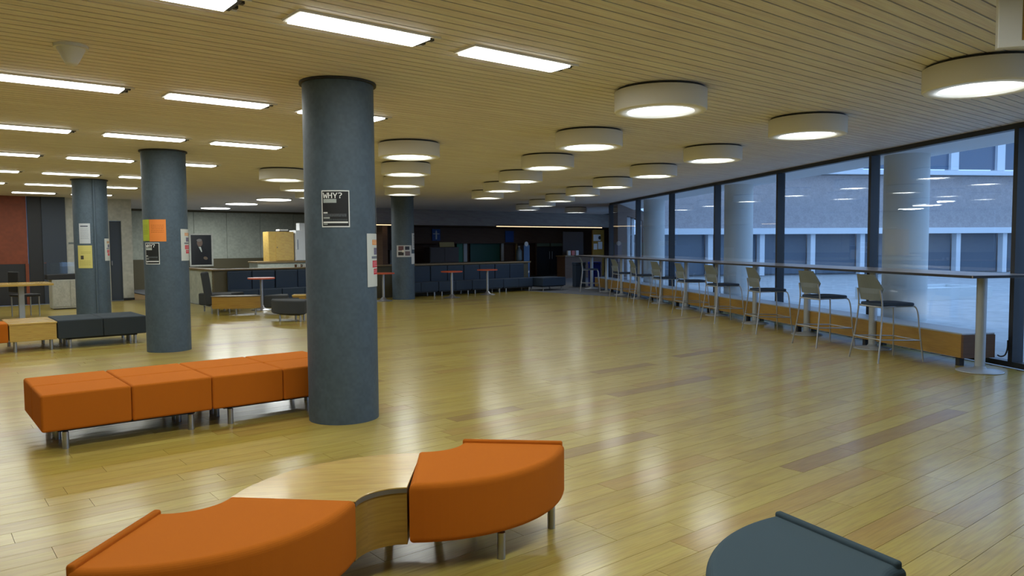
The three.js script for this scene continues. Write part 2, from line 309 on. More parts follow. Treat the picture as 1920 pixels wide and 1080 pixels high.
// ------------------------------------------------------------------ ceiling lights
{
  const len = 0.88, wid = 0.21;
  const proto = (label) => {
    const t = thing('linear_ceiling_light', label, 'ceiling light', [0, 0, 0], 0, 'linear ceiling lights in rows');
    part('trim_frame', merge(box(len + 0.05, 0.014, 0.014, 0, -0.007, wid / 2 + 0.007), box(len + 0.05, 0.014, 0.014, 0, -0.007, -wid / 2 - 0.007), box(0.025, 0.014, wid, -len / 2 - 0.0125, -0.007, 0)), M.lampShell, t);
    part('diffuser', box(len - 0.05, 0.026, wid, -0.025, -0.012, 0), tubeGlow, t);
    part('end_socket', merge(box(0.03, 0.018, wid, len / 2 - 0.033, -0.009, 0), box(0.02, 0.016, 0.03, len / 2 - 0.003, -0.008, 0.05), box(0.02, 0.016, 0.03, len / 2 - 0.003, -0.008, -0.05)), M.black, t);
    downLight(TUBE, len - 0.06, wid, -0.025, -0.028, 0, t);
    return t;
  };
  const first = proto('long white recessed fluorescent ceiling light in the rows over the hall'); let k = 0;
  for (let r = -1; r <= 6; r++) for (let c = -2; c <= 1; c++) {
    const d = 1.77 + 0.042 * r + 1.19 * c + len / 2, n = -4.11 - 2.745 * r; if (n > BACK - 0.4) continue;
    const p = at(d, n, CEIL);
    const row = 'long white fluorescent ceiling light in the row ' + ['beside the rear wall', 'over the grey curved seat', 'in front of the thick blue-grey column', 'over the orange bench block', 'behind the orange bench block', 'over the grey two-cushion benches', 'near the conduit column', 'over the wooden work table', 'along the orange and white back wall'][r + 2];
    if (k++ === 0) { first.position.set(...p); first.rotation.y = G; first.userData.label = row; } else dup(first, p, G, row);
  }
}
{
  const prof = [[0.29, 0.08], [0.285, 0.0], [0.375, 0.0], [0.385, 0.012], [0.385, 0.168], [0.31, 0.168]].map(([x, y]) => new THREE.Vector2(x, y));
  const t0 = thing('drum_ceiling_light', 'white drum-shaped ceiling light with glowing round opening', 'ceiling light', [0, 0, 0], 0, 'drum ceiling lights');
  part('drum_shell', new THREE.LatheGeometry(prof, 48), M.lampShell, t0);
  part('ceiling_ring', new THREE.CylinderGeometry(0.365, 0.365, 0.02, 48).translate(0, 0.178, 0), M.black, t0);
  part('diffuser', new THREE.CircleGeometry(0.287, 32).rotateX(Math.PI / 2).translate(0, 0.03, 0), drumGlow, t0);
  downLight(DRUM, 0.40, 0.40, 0, 0.012, 0, t0);
  const S = 2.344, SX = 2.0226, O = [4.271, -4.983], Y = CEIL - 0.19; let k = 0;
  const rowLabel = ['white drum ceiling light in the row nearest the windows', 'white drum ceiling light in the second row from the windows', 'white drum ceiling light in the row running towards the distant column', 'white drum ceiling light beside the thick blue-grey column, left of the column row'];
  const rows = [[0, 0, -1, 8], [1, 0.5, 0, 5], [2, 0, 2, 5], [3, 0.5, 3, 6]];
  for (const [j, off, k0, k1] of rows) for (let i = k0; i <= k1; i++) {
    const p = [O[0] - j * SX, Y, O[1] - (i + off) * S];
    if (k++ === 0) { t0.position.set(...p); t0.userData.label = rowLabel[j]; } else dup(t0, p, 0, rowLabel[j]);
  }
  dup(t0, [6.3, Y, -25.6], 0, rowLabel[0]);
}
{ // larger flush discs in the serving area
  const t0 = thing('disc_ceiling_light', 'large flat round ceiling light glowing over the serving area', 'ceiling light', [-3.15, CEIL, -21.25], 0, 'flat disc lights over the serving area');
  part('disc_rim', new THREE.CylinderGeometry(0.47, 0.47, 0.03, 40).translate(0, -0.015, 0), M.lampShell, t0);
  part('diffuser', new THREE.CylinderGeometry(0.44, 0.44, 0.012, 28).translate(0, -0.034, 0), drumGlow, t0);
  downLight({ ...DRUM, power: 40 }, 0.64, 0.64, 0, -0.05, 0, t0);
  dup(t0, [-4.39, CEIL, -23.37], 0); dup(t0, [-5.69, CEIL, -25.93], 0);
}
for (const [d0, d1, lb] of [[12.6, 13.3, 'short warm strip light under the bulkhead beside the distant column'], [17.8, 23.6, 'long warm strip light along the foot of the bulkhead']]) {
  const K = { color: [1.0, 0.74, 0.40], power: 4, glow: 1.2 };
  const t = thing('strip_light', lb, 'strip light', at((d0 + d1) / 2, -22.99, 2.135), G);
  part('housing', box(d1 - d0, 0.03, 0.05, 0, 0.02, 0.03), M.woodDark, t);
  part('lamp_tube', box(d1 - d0 - 0.04, 0.035, 0.03, 0, -0.008, 0.04), lampMat(K), t);
  downLight(K, d1 - d0 - 0.1, 0.04, 0, -0.03, 0.03, t);
}
{
  const t = thing('smoke_detector', 'white cone-shaped smoke detector on the slatted ceiling', 'detector', [-2.02, CEIL, -5.30]);
  part('base', new THREE.CylinderGeometry(0.10, 0.10, 0.02, 32).translate(0, -0.01, 0), M.white, t);
  part('cone', new THREE.LatheGeometry([[0.0, -0.125], [0.03, -0.125], [0.04, -0.11], [0.085, -0.02], [0.085, -0.018]].map(([x, y]) => new THREE.Vector2(x, y)), 28), M.white, t);
}
{ // hanging sign box near the window side
  const t = thing('ceiling_sign', 'ceiling-hung sign board of red-brown wood with a white edge', 'sign', [3.17, 2.40, -3.52], R(-28));
  part('edge_frame', merge(rbox(0.11, 0.30, 0.05, 0.006, 0, 0.15, 0)), M.white, t);
  part('board', box(0.9, 0.26, 0.03, 0.50, 0.165, 0.0), M.woodPanel, t);
  part('bottom_rail', box(0.9, 0.03, 0.05, 0.50, 0.016, -0.0), M.white, t);
}

// ------------------------------------------------------------------ seating
function cushionGeo(w, h, d, crown = 0.012) {
  const g = new RoundedBoxGeometry(w, h, d, 5, 0.018), p = g.attributes.position;
  for (let i = 0; i < p.count; i++) { const x = p.getX(i) / (w / 2), y = p.getY(i), z = p.getZ(i) / (d / 2); const b = (1 - x * x) * (1 - z * z); if (y > 0) p.setY(i, y + crown * b); const s = 1 - (y / (h / 2)) ** 2; p.setZ(i, p.getZ(i) + Math.sign(z) * 0.008 * s * (1 - x * x) * Math.abs(z)); }
  g.computeVertexNormals(); return g;
}
const SEATH = 0.40, UNDER = 0.14, CW = 0.57, CD = 0.46;
const cushion = cushionGeo(CW - 0.003, SEATH - UNDER, CD - 0.004);
function bench(name, label, fabric, cat = 'bench', group) {           // two cushions, base centre
  const b = thing(name, label, cat, [0, 0, 0], 0, group);
  for (const s of [-1, 1]) part('cushion', cushion.clone().translate(s * CW / 2, (SEATH + UNDER) / 2, 0), fabric, b);
  part('base_frame', box(2 * CW - 0.22, 0.025, CD - 0.18, 0, UNDER - 0.011, 0), M.black, b);
  for (const sx of [-1, 1]) for (const sz of [-1, 1]) part('leg', cyl(0.022, 0.022, UNDER - 0.02, sx * (CW - 0.15), (UNDER - 0.02) / 2, sz * (CD / 2 - 0.06)), M.steel, b);
  return b;
}
const nF = -5.96;
const ob = bench('upholstered_bench', 'orange two-cushion bench in the front row, at the open end of the block', M.orange, 'bench', 'orange benches');
const dB = 0.69;
ob.position.set(...at(dB + CW, nF - CD / 2)); ob.rotation.y = G;
dup(ob, at(dB + 3 * CW, nF - CD / 2), G, 'orange two-cushion bench in the front row, against the thick column');
dup(ob, at(dB + CW, nF - 1.5 * CD), G, 'orange two-cushion bench in the rear row, at the open end of the block');
dup(ob, at(dB + 3 * CW, nF - 1.5 * CD), G, 'orange two-cushion bench in the rear row, behind the thick column');
// second block: grey benches, wooden table box, orange bench
const n2 = -12.05, gb = bench('upholstered_bench', 'grey two-cushion bench in the front row beside the wooden box table', M.benchGrey, 'bench', 'grey benches');
gb.position.set(...at(1.64 + CW, n2 - CD / 2)); gb.rotation.y = G;
dup(gb, at(1.64 + CW, n2 - 1.5 * CD), G, 'grey two-cushion bench in the rear row beside the wooden box table');
dup(ob, at(1.07 - CW, n2 - CD / 2), G, 'orange two-cushion bench beside the wooden box table, cut off by the frame', 'orange benches');
{
  const t = thing('box_table', 'low wooden box table between the orange and the grey bench', 'table', at(1.355, n2 - CD), G);
  part('top', rbox(0.565, 0.025, 2 * CD, 0.006, 0, SEATH - 0.022, 0), M.woodTable, t);
  part('apron', rbox(0.55, 0.225, 2 * CD - 0.02, 0.008, 0, 0.255, 0), M.woodTable, t);
  for (const sx of [-1, 1]) for (const sz of [-1, 1]) part('leg', cyl(0.022, 0.022, UNDER, sx * 0.21, UNDER / 2, sz * (CD - 0.07)), M.steel, t);
}
// curved modules: an annular sector from angle a0 to a1 (0 = away from the camera, clockwise from above)
const RI = 0.181, RO = 0.703;
const dir = (a) => [Math.sin(a), -Math.cos(a)];
function sectorShape(ri, ro, a0, a1, corner = 0) {
  const s = new THREE.Shape(), N = 28, pts = [];
  const e = corner;
  for (let i = 0; i <= N; i++) { const a = a0 + (a1 - a0) * i / N; pts.push([ro * Math.sin(a), ro * Math.cos(a)]); }
  for (let i = 0; i <= N; i++) { const a = a1 + (a0 - a1) * i / N; pts.push([ri * Math.sin(a), ri * Math.cos(a)]); }
  s.setFromPoints(pts.map(([x, y]) => new THREE.Vector2(x, y))); return s;
}
function sectorGeo(ri, ro, a0, a1, y0, y1, bevel = 0.02, seg = 4) {
  const da = bevel / ((ri + ro) / 2), s = sectorShape(ri + bevel, ro - bevel, a0 + da * 0.8, a1 - da * 0.8);
  const g = new THREE.ExtrudeGeometry(s, { depth: y1 - y0 - 2 * bevel, bevelEnabled: bevel > 0, bevelSize: bevel, bevelThickness: bevel, bevelSegments: seg, curveSegments: 8 });
  g.rotateX(-Math.PI / 2); g.translate(0, y0 + bevel, 0); return g;
}
function curvedSeat(name, label, fabric, cx, cz, a0, a1, endAt, flip = false) {
  const t = thing(name, label, 'seat', [cx, 0, cz]);
  part('cushion', sectorGeo(RI, RO, a0, a1, UNDER, SEATH, 0.028, 6), fabric, t);
  part('base_frame', sectorGeo(RI + 0.12, RO - 0.12, a0 + 0.2, a1 - 0.2, UNDER - 0.025, UNDER + 0.01, 0.004, 1), M.black, t);
  for (const e of endAt) {                                             // flat upholstered end panels standing slightly proud of the top
    const u = dir(e), rm = (RI + RO) / 2, g = rbox(0.03, SEATH - UNDER + 0.012, RO - RI - 0.015, 0.010, 0, (SEATH + UNDER) / 2 + 0.008, 0);
    const m = part('end_panel', g, fabric, t); m.position.set(u[0] * rm, 0, u[1] * rm); m.rotation.y = -e;
  }
  for (const [r, a] of [[RO - 0.055, flip ? a1 - 0.15 : a0 + 0.15], [RO - 0.06, flip ? a0 + 0.62 : a1 - 0.65], [RI + 0.08, a0 + 0.3], [RI + 0.08, a1 - 0.3]]) {
    const u = dir(a); part('leg', cyl(0.019, 0.019, UNDER - 0.02, u[0] * r, (UNDER - 0.02) / 2, u[1] * r), M.steel, t);
  }
  return t;
}
{
  const ct = [0.015, -2.965], a1 = R(9.2), sw = R(86.6), a2 = a1 - sw;
  const cr = [ct[0] + (RI + RO) * dir(a1)[0], ct[1] + (RI + RO) * dir(a1)[1]], cl = [ct[0] + (RI + RO) * dir(a2)[0], ct[1] + (RI + RO) * dir(a2)[1]];
  const b = a1 + Math.PI;
  curvedSeat('curved_bench', 'orange curved seat joined to the wooden table, its rear end towards the open floor', M.orange, cr[0], cr[1], b - R(85.1), b, [b - R(84.2)]);
  const c = a2 + Math.PI;
  curvedSeat('curved_bench', 'orange curved seat joined to the wooden table, beside the orange bench block', M.orange, cl[0], cl[1], c, c + R(91.9), [c + R(91)], true);
  const t = thing('curved_table', 'low curved wooden table between the two orange curved seats', 'table', [ct[0], 0, ct[1]]);
  part('table_top', sectorGeo(RI, RO, a2 + 0.01, a1 - 0.01, SEATH - 0.018, SEATH - 0.012, 0.002, 2), M.woodTable, t);
  part('edge_band', sectorGeo(RI, RO, a2 + 0.01, a1 - 0.01, SEATH - 0.036, SEATH - 0.018, 0, 1), M.woodEdge, t);
  part('apron', sectorGeo(RI + 0.006, RO - 0.006, a2 + 0.02, a1 - 0.02, UNDER, SEATH - 0.035, 0.002, 1), M.woodPanel, t);
  for (const [r, a] of [[RO - 0.12, a2 + 0.25], [RO - 0.12, a1 - 0.25], [RO - 0.12, (a1 + a2) / 2]]) { const u = dir(a); part('leg', cyl(0.019, 0.019, UNDER, u[0] * r, UNDER / 2, u[1] * r), M.steel, t); }
}
{ // grey curved seat at the lower right
  const g0 = [1.396, -2.559], g1 = [1.537, -2.062], L = Math.hypot(g1[0] - g0[0], g1[1] - g0[1]), u = [(g1[0] - g0[0]) / L, (g1[1] - g0[1]) / L];
  const c = [g0[0] + u[0] * RO, g0[1] + u[1] * RO], e = Math.atan2(-u[0], u[1]);
  curvedSeat('curved_bench', 'blue-grey curved seat standing alone on the open floor', M.greyFabric, c[0], c[1], e - R(88), e, [e - R(0.8)]);
}

// ------------------------------------------------------------------ bar table, stools and radiator bench along the windows
const BARH = 1.055;
{
  const z0 = -6.87, z1 = -24.0, t = thing('bar_table', 'long narrow bar-height table with round pedestals along the windows', 'table', [6.25, 0, 0]);
  part('table_top', rbox(0.80, 0.03, z0 - z1, 0.008, 0, BARH - 0.015, (z0 + z1) / 2), new THREE.MeshPhysicalMaterial({ color: lin(0.42, 0.36, 0.30), map: rep(grain, 0.5), roughness: 0.3, clearcoat: 0.3, clearcoatRoughness: 0.15 }), t);
  part('edge_band', merge(box(0.006, 0.026, z0 - z1 - 0.02, -0.402, BARH - 0.015, (z0 + z1) / 2), box(0.78, 0.026, 0.006, 0, BARH - 0.015, z0 + 0.002)), M.black, t);
  for (const z of [-7.2, -9.05, -10.65, -12.32, -13.9, -15.45, -17.0, -18.6, -20.1, -21.6, -23.3]) {
    const p = part('pedestal', merge(cyl(0.05, 0.05, BARH - 0.06, 0, (BARH - 0.06) / 2 + 0.02, z, 28)), M.paintedSteel, t);
    part('base_plate', new THREE.LatheGeometry([[0, 0.0], [0.225, 0.0], [0.23, 0.008], [0.215, 0.016], [0.07, 0.034], [0.052, 0.06], [0, 0.06]].map(([x, y]) => new THREE.Vector2(x, y)), 40).translate(0, 0, z), M.paintedSteel, p);
    part('top_plate', box(0.36, 0.012, 0.12, 0, BARH - 0.036, z), M.black, p);
  }
}
{
  const s = thing('bar_stool', 'bar stool with grey back and blue seat, first from the free end of the bar', 'stool', [5.83, 0, -8.17], 0, 'bar stools along the window bar');
  const H = 0.69;
  // seat pad (faces +x)
  const sp = new THREE.Shape(); const pw = 0.21;
  sp.moveTo(-pw, -pw + 0.05); sp.quadraticCurveTo(-pw, -pw, -pw + 0.06, -pw); sp.lineTo(pw - 0.08, -pw - 0.01); sp.quadraticCurveTo(pw, -pw, pw + 0.01, -pw + 0.09); sp.lineTo(pw + 0.01, pw - 0.09); sp.quadraticCurveTo(pw, pw, pw - 0.08, pw + 0.01); sp.lineTo(-pw + 0.06, pw); sp.quadraticCurveTo(-pw, pw, -pw, pw - 0.05); sp.closePath();
  const seatG = new THREE.ExtrudeGeometry(sp, { depth: 0.012, bevelEnabled: true, bevelSize: 0.014, bevelThickness: 0.012, bevelSegments: 3 }); seatG.rotateX(-Math.PI / 2); seatG.translate(0, H - 0.024, 0);
  part('seat', seatG, M.seatBlue, s);
  const panS = seatG.clone().scale(0.98, 0.5, 0.98); panS.translate(0, H * 0.5 - 0.028, 0);
  part('seat_pan', panS, M.plasticGrey, s);
  // backrest: six-sided moulded panel, bent at its widest line
  { const ys = [H + 0.03, H + 0.11, H + 0.17, H + 0.25, H + 0.335], half = [0.185, 0.205, 0.232, 0.20, 0.165], xs = [-0.225, -0.235, -0.230, -0.262, -0.30], th = 0.012, pos = [], idx = [], NZS = 8;
    for (const side of [0, 1]) ys.forEach((y, i) => { for (let j = 0; j <= NZS; j++) { const t = j / NZS * 2 - 1; pos.push(xs[i] + side * th - 0.028 * (1 - t * t), y, t * half[i]); } });
    const row = NZS + 1, lay = row * ys.length, id = (s2, i, j) => s2 * lay + i * row + j;
    for (let i = 0; i < ys.length - 1; i++) for (let j = 0; j < NZS; j++) { idx.push(id(0, i, j), id(0, i, j + 1), id(0, i + 1, j), id(0, i, j + 1), id(0, i + 1, j + 1), id(0, i + 1, j)); idx.push(id(1, i, j), id(1, i + 1, j), id(1, i, j + 1), id(1, i, j + 1), id(1, i + 1, j), id(1, i + 1, j + 1)); }
    for (let i = 0; i < ys.length - 1; i++) for (const j of [0, NZS]) idx.push(id(0, i, j), id(0, i + 1, j), id(1, i, j), id(1, i, j), id(0, i + 1, j), id(1, i + 1, j));
    for (const i of [0, ys.length - 1]) for (let j = 0; j < NZS; j++) idx.push(id(0, i, j), id(1, i, j), id(0, i, j + 1), id(0, i, j + 1), id(1, i, j), id(1, i, j + 1));
    const g = new THREE.BufferGeometry(); g.setAttribute('position', new THREE.Float32BufferAttribute(pos, 3)); g.setIndex(idx); const g2 = g.toNonIndexed(); g2.computeVertexNormals();
    part('backrest', g2, M.plasticGrey, s); }
  for (const sz of [-1, 1]) {
    part('leg', tube([[-0.305, 0.0, sz * 0.28], [-0.25, 0.36, sz * 0.245], [-0.225, H - 0.04, sz * 0.225], [-0.232, H + 0.06, sz * 0.218], [-0.25, H + 0.16, sz * 0.215]], 0.0095, 26, 8), M.steel, s);
    part('leg', tube([[0.285, 0.0, sz * 0.27], [0.255, 0.34, sz * 0.235], [0.235, H - 0.09, sz * 0.215], [0.215, H - 0.045, sz * 0.20], [0.12, H - 0.038, sz * 0.19]], 0.0095, 26, 8), M.steel, s);
  }
  part('footrest', merge(bar([-0.265, 0.27, -0.253], [-0.265, 0.27, 0.253], 0.008), bar([0.262, 0.25, -0.243], [0.262, 0.25, 0.243], 0.008), bar([-0.262, 0.27, -0.252], [0.262, 0.25, -0.243], 0.008), bar([-0.262, 0.27, 0.252], [0.262, 0.25, 0.243], 0.008)), M.steel, s);
  part('seat_frame', merge(bar([-0.228, H - 0.04, -0.225], [0.19, H - 0.036, -0.20], 0.009), bar([-0.228, H - 0.04, 0.225], [0.19, H - 0.036, 0.20], 0.009), bar([-0.225, H - 0.045, -0.225], [-0.225, H - 0.045, 0.225], 0.009)), M.steel, s);
  const ord = ['second', 'third', 'fourth', 'fifth', 'sixth', 'seventh', 'eighth'];
  [[-9.5, 3], [-11.08, -4], [-12.7, 2], [-14.15, -2], [-15.55, 4], [-17.1, -3], [-18.58, 2]].forEach(([z, a], i) => dup(s, [5.83, 0, z], R(a), `bar stool with grey back and blue seat, ${ord[i]} from the free end of the bar`));
  dup(s, [5.78, 0, -21.75], R(-12), 'bar stool with grey back and blue seat, last one beside the blue bins');
}
{ // low radiator casing in front of the glass
  const z0 = -7.5, z1 = -23.0, t = thing('radiator_bench', 'low wooden radiator casing with grey metal top along the windows', 'radiator casing', [6.47, 0, 0]);
  const zs = [z0, -9.0, -10.75, -12.5, -14.25, -16, -17.75, -19.5, -21.25, z1];
  for (let i = 0; i < zs.length - 1; i++) part('front_panel', box(0.03, 0.26, zs[i] - zs[i + 1] - 0.006, -0.185, 0.23, (zs[i] + zs[i + 1]) / 2, i * 0.3, i * 0.7), M.woodPanel, t);
  part('end_panel', box(0.40, 0.26, 0.03, 0, 0.23, z0 + 0.0155), M.woodDark, t).userData.label = 'dark brown end panel';
  part('casing', box(0.34, 0.24, z0 - z1 - 0.02, 0.0, 0.23, (z0 + z1) / 2), M.black, t);
  part('grille_top', rbox(0.41, 0.018, z0 - z1 + 0.03, 0.004, 0, 0.369, (z0 + z1) / 2), M.paintedSteel, t);
  for (let z = z0 - 0.1; z > z1; z -= 1.72) for (const x of [-0.13, 0.13]) part('foot', box(0.06, 0.115, 0.06, x, 0.0575, z), M.black, t);
  single('power_cable', 'black cable looping from the radiator casing end towards the window frame', 'cable', tube([[6.69, 0.13, -7.455], [6.715, 0.115, -7.44], [6.75, 0.13, -7.42], [6.772, 0.2, -7.41], [6.772, 0.3, -7.405]], 0.008), M.black);
}

// ------------------------------------------------------------------ partition, banquettes and round tables
{
  const t = thing('partition_wall', 'waist-high partition with brown ledge behind the banquettes', 'partition', at(0, -18.1), G);
  part('front_body', box(15.3 - 5.66, 0.85, 0.14, (15.3 + 5.66) / 2, 0.425, -0.07), M.dado, t);
  part('side_body', box(0.14, 0.85, 4.0, 5.73, 0.425, -2.1), M.paleWall, t);
  part('ledge_top', rbox(15.36 - 5.6, 0.035, 0.24, 0.006, (15.36 + 5.6) / 2, 0.868, -0.06), M.ledge, t);
  part('ledge_top', rbox(0.24, 0.035, 4.1, 0.006, 5.72, 0.868, -2.2), M.ledge, t);
}
{
  const t0 = thing('banquette', 'navy upholstered two-seat banquette with high back against the partition', 'banquette', [0, 0, 0], 0, 'navy banquettes along the partition');
  for (const s of [-1, 1]) {
    part('seat', cushion.clone().translate(s * CW / 2, 0.27, 0.0), M.navyFabric, t0);
    part('back', rbox(CW - 0.012, 0.50, 0.09, 0.025, s * CW / 2, 0.58, -CD / 2 + 0.0), M.navyFabric, t0);
  }
  part('base_frame', box(2 * CW - 0.04, 0.03, CD - 0.05, 0, 0.128, 0), M.black, t0);
  for (const sx of [-1, 1]) for (const sz of [-1, 1]) part('leg', cyl(0.02, 0.02, 0.12, sx * (CW - 0.12), 0.06, sz * (CD / 2 - 0.05)), M.steel, t0);
  let k = 0; const nB = -18.1 + 0.05 + CD / 2 + 0.02;
  for (const d of [5.95, 7.1, 8.25, 10.45, 11.6, 12.75, 13.9]) { const p = at(d + CW, nB), lb = d < 9 ? 'navy two-seat banquette with high back in the run beside the high-back chair' : 'navy two-seat banquette with high back in the run beside the distant column'; if (k++ === 0) { t0.position.set(...p); t0.rotation.y = G; t0.userData.label = lb; } else dup(t0, p, G, lb); }
  const o = thing('ottoman', 'navy backless ottoman at the end of the banquettes by the carpet', 'ottoman', at(15.6, nB + 0.22), G);
  part('cushion', cushionGeo(0.95, 0.26, 0.75).translate(0, 0.27, 0), M.navyFabric, o);
  part('base_frame', box(0.86, 0.03, 0.66, 0, 0.128, 0), M.black, o);
  for (const sx of [-1, 1]) for (const sz of [-1, 1]) part('leg', cyl(0.02, 0.02, 0.12, sx * 0.38, 0.06, sz * 0.28), M.steel, o);
}
{
  const t0 = thing('pedestal_table', 'round red-topped pedestal table in front of the thick column side of the banquettes', 'table', [-0.25, 0, -19.45]);
  part('table_top', new THREE.CylinderGeometry(0.29, 0.29, 0.03, 40).translate(0, 0.705, 0), M.redTop, t0);
  part('post', cyl(0.035, 0.035, 0.64, 0, 0.37, 0), M.steel, t0);
  part('base_plate', new THREE.LatheGeometry([[0, 0], [0.23, 0], [0.225, 0.012], [0.09, 0.04], [0.04, 0.10], [0, 0.10]].map(([x, y]) => new THREE.Vector2(x, y)), 32), M.steel, t0);
  t0.userData.label = 'round red-topped pedestal table between the thick column and the distant column';
  dup(t0, [1.55, 0, -20.16], 0, 'round red-topped pedestal table by the middle of the navy banquettes');
  dup(t0, [2.64, 0, -21.2], 0, 'round red-topped pedestal table nearest the end ottoman of the banquettes');
  dup(t0, [-2.89, 0, -17.37], 0, 'round red-topped pedestal table behind the curved wooden front, left of the thick column');
}
// dark curved seats and high-back chair near the partition's corner
{
  const t = thing('curved_table', 'low curved wooden table with bowed front by the high-back chair', 'table', [-3.2, 0, -17.15]);
  part('apron', sectorGeo(0.75, 1.08, Math.PI - 0.46, Math.PI + 0.46, UNDER, SEATH - 0.02, 0.004, 1), M.woodPanel, t);
  part('table_top', sectorGeo(0.74, 1.09, Math.PI - 0.47, Math.PI + 0.47, SEATH - 0.02, SEATH, 0.004, 1), M.woodEdge, t);
  for (const a of [-0.38, 0, 0.38]) { const u = dir(Math.PI + a); part('leg', cyl(0.019, 0.019, UNDER, u[0] * 1.0, UNDER / 2, u[1] * 1.0), M.steel, t); }
  curvedSeat('curved_bench', 'charcoal curved seat to the right of the bowed wooden table', M.charcoal, -2.25, -16.75, R(172), R(215), []);
  curvedSeat('curved_bench', 'charcoal curved seat behind the bowed wooden table', M.charcoal, -3.6, -16.95, R(-60), R(25), []);
  const g = curvedSeat('curved_bench', 'charcoal curved seat half hidden by the thick column', M.charcoal, -1.62, -15.05, R(180), R(268), [R(267)]);
  const w = thing('box_table', 'small wooden side table between the charcoal curved seats', 'table', [-1.93, 0, -16.2], R(0));
  part('top', rbox(0.28, 0.03, 0.34, 0.006, 0, SEATH - 0.01, 0), M.woodTable, w);
  part('apron', rbox(0.26, 0.22, 0.32, 0.006, 0, 0.26, 0), M.woodPanel, w);
  for (const sx of [-1, 1]) for (const sz of [-1, 1]) part('leg', cyl(0.016, 0.016, 0.15, sx * 0.10, 0.075, sz * 0.12), M.steel, w);
  const c = thing('high_back_chair', 'dark high-back chair seen from the side by the partition corner', 'chair', [-3.80, 0, -16.78], R(13));
  const bk = rbox(0.16, 0.70, 0.46, 0.03, 0, 0, 0); bk.rotateZ(0.13); bk.translate(-0.10, 0.53, 0);
  part('backrest', bk, M.charcoal, c);
  part('seat', rbox(0.42, 0.14, 0.46, 0.03, 0.17, 0.34, 0), M.charcoal, c);
  for (const sx of [-0.02, 0.33]) for (const sz of [-1, 1]) part('leg', cyl(0.014, 0.014, 0.27, sx, 0.135, sz * 0.18), M.steel, c);
}

// ------------------------------------------------------------------ serving area behind the partition
{
  const t = thing('portrait_painting', 'framed dark portrait painting of a seated person in a dark suit', 'painting', at(8.19, -27.49, 1.31), G);
  part('frame', merge(box(0.80, 0.055, 0.04, 0, 0.55, 0.02), box(0.80, 0.055, 0.04, 0, -0.55, 0.02), box(0.055, 1.05, 0.04, -0.375, 0, 0.02), box(0.055, 1.05, 0.04, 0.375, 0, 0.02)), M.whiteWall, t);
  part('canvas', new THREE.BoxGeometry(0.70, 1.05, 0.02).translate(0, 0, 0.015), canvasMat(280, 420, (x, w, h) => {
    bars(x, [['#17191c', 0, 0, w, h]]);
    x.fillStyle = '#101114'; x.beginPath(); x.moveTo(50, h); x.lineTo(60, 210); x.quadraticCurveTo(110, 150, 150, 150); x.quadraticCurveTo(220, 190, 240, 330); x.lineTo(250, h); x.fill();
    x.fillStyle = '#6d5a4e'; x.beginPath(); x.ellipse(122, 112, 38, 52, 0.05, 0, 7); x.fill();
    x.fillStyle = '#77716c'; x.beginPath(); x.ellipse(116, 74, 36, 20, -0.1, 0, 7); x.fill();
    x.fillStyle = '#b9c0b6'; x.beginPath(); x.moveTo(104, 166); x.lineTo(136, 168); x.lineTo(152, 236); x.lineTo(140, 240); x.fill();
    x.fillStyle = '#6d5d4c'; x.beginPath(); x.ellipse(196, 326, 30, 22, 0.3, 0, 7); x.fill();
  }, 0.4), t);
}
{ // rear serving counter with a timber cabinet
  const t = thing('serving_counter', 'serving counter with brown top behind the partition', 'counter', at(9.9, -22.2), G);
  part('body', box(3.6, 0.92, 0.7, 0, 0.46, 0), M.paleWall, t);
  part('counter_top', rbox(3.66, 0.05, 0.78, 0.008, 0, 0.945, 0), M.ledge, t);
  const c = thing('timber_cabinet', 'light timber cabinet standing on the serving counter', 'cabinet', at(8.86, -22.15, 0.97), G);
  part('carcass', rbox(0.78, 0.88, 0.45, 0.006, 0, 0.44, 0), M.woodTable, c);
  part('door', rbox(0.56, 0.84, 0.02, 0.004, 0.1, 0.44, 0.232), M.woodTable, c);
  part('knob', new THREE.SphereGeometry(0.015, 12, 8).translate(-0.14, 0.42, 0.255), M.steel, c);
  const s = thing('paper_tray', 'flat pale tray on top of the timber cabinet', 'tray', at(8.98, -22.15, 1.85), G);
  part('tray', box(0.30, 0.03, 0.3, 0, 0.015, 0), M.black, s); part('papers', box(0.27, 0.045, 0.27, 0, 0.052, 0), M.white, s);
  const f = thing('fridge', 'white upright fridge beside the timber cabinet', 'fridge', at(9.52, -22.15, 0.97), G);
  part('body', rbox(0.44, 0.93, 0.45, 0.01, 0, 0.465, 0), M.white, f); part('door', rbox(0.43, 0.90, 0.03, 0.008, 0, 0.465, 0.24), M.white, f); part('handle', rbox(0.02, 0.3, 0.025, 0.006, -0.17, 0.5, 0.27), M.steel, f);
  const b = single('carton', 'small white carton on top of the fridge', 'box', rbox(0.2, 0.22, 0.25, 0.006, 0, 0.11, 0), M.white, at(9.58, -22.15, 1.90), G);
  for (let i = 0; i < 5; i++) { const m = thing('mug', 'small white mug on the partition ledge', 'mug', at(7.68 + i * 0.075, -18.12 + (i % 2) * 0.03, 0.886), G, 'mugs on the partition ledge');
    part('body', new THREE.LatheGeometry([[0, 0], [0.026, 0], [0.03, 0.07], [0.027, 0.07], [0.024, 0.006], [0, 0.006]].map(([x, y]) => new THREE.Vector2(x, y)), 16), i % 2 ? M.white : M.woodDark, m);
    part('handle', new THREE.TorusGeometry(0.018, 0.005, 6, 12).translate(0.036, 0.036, 0), M.white, m); if (i % 2 === 0) m.userData.label = 'small dark mug on the partition ledge'; }
}
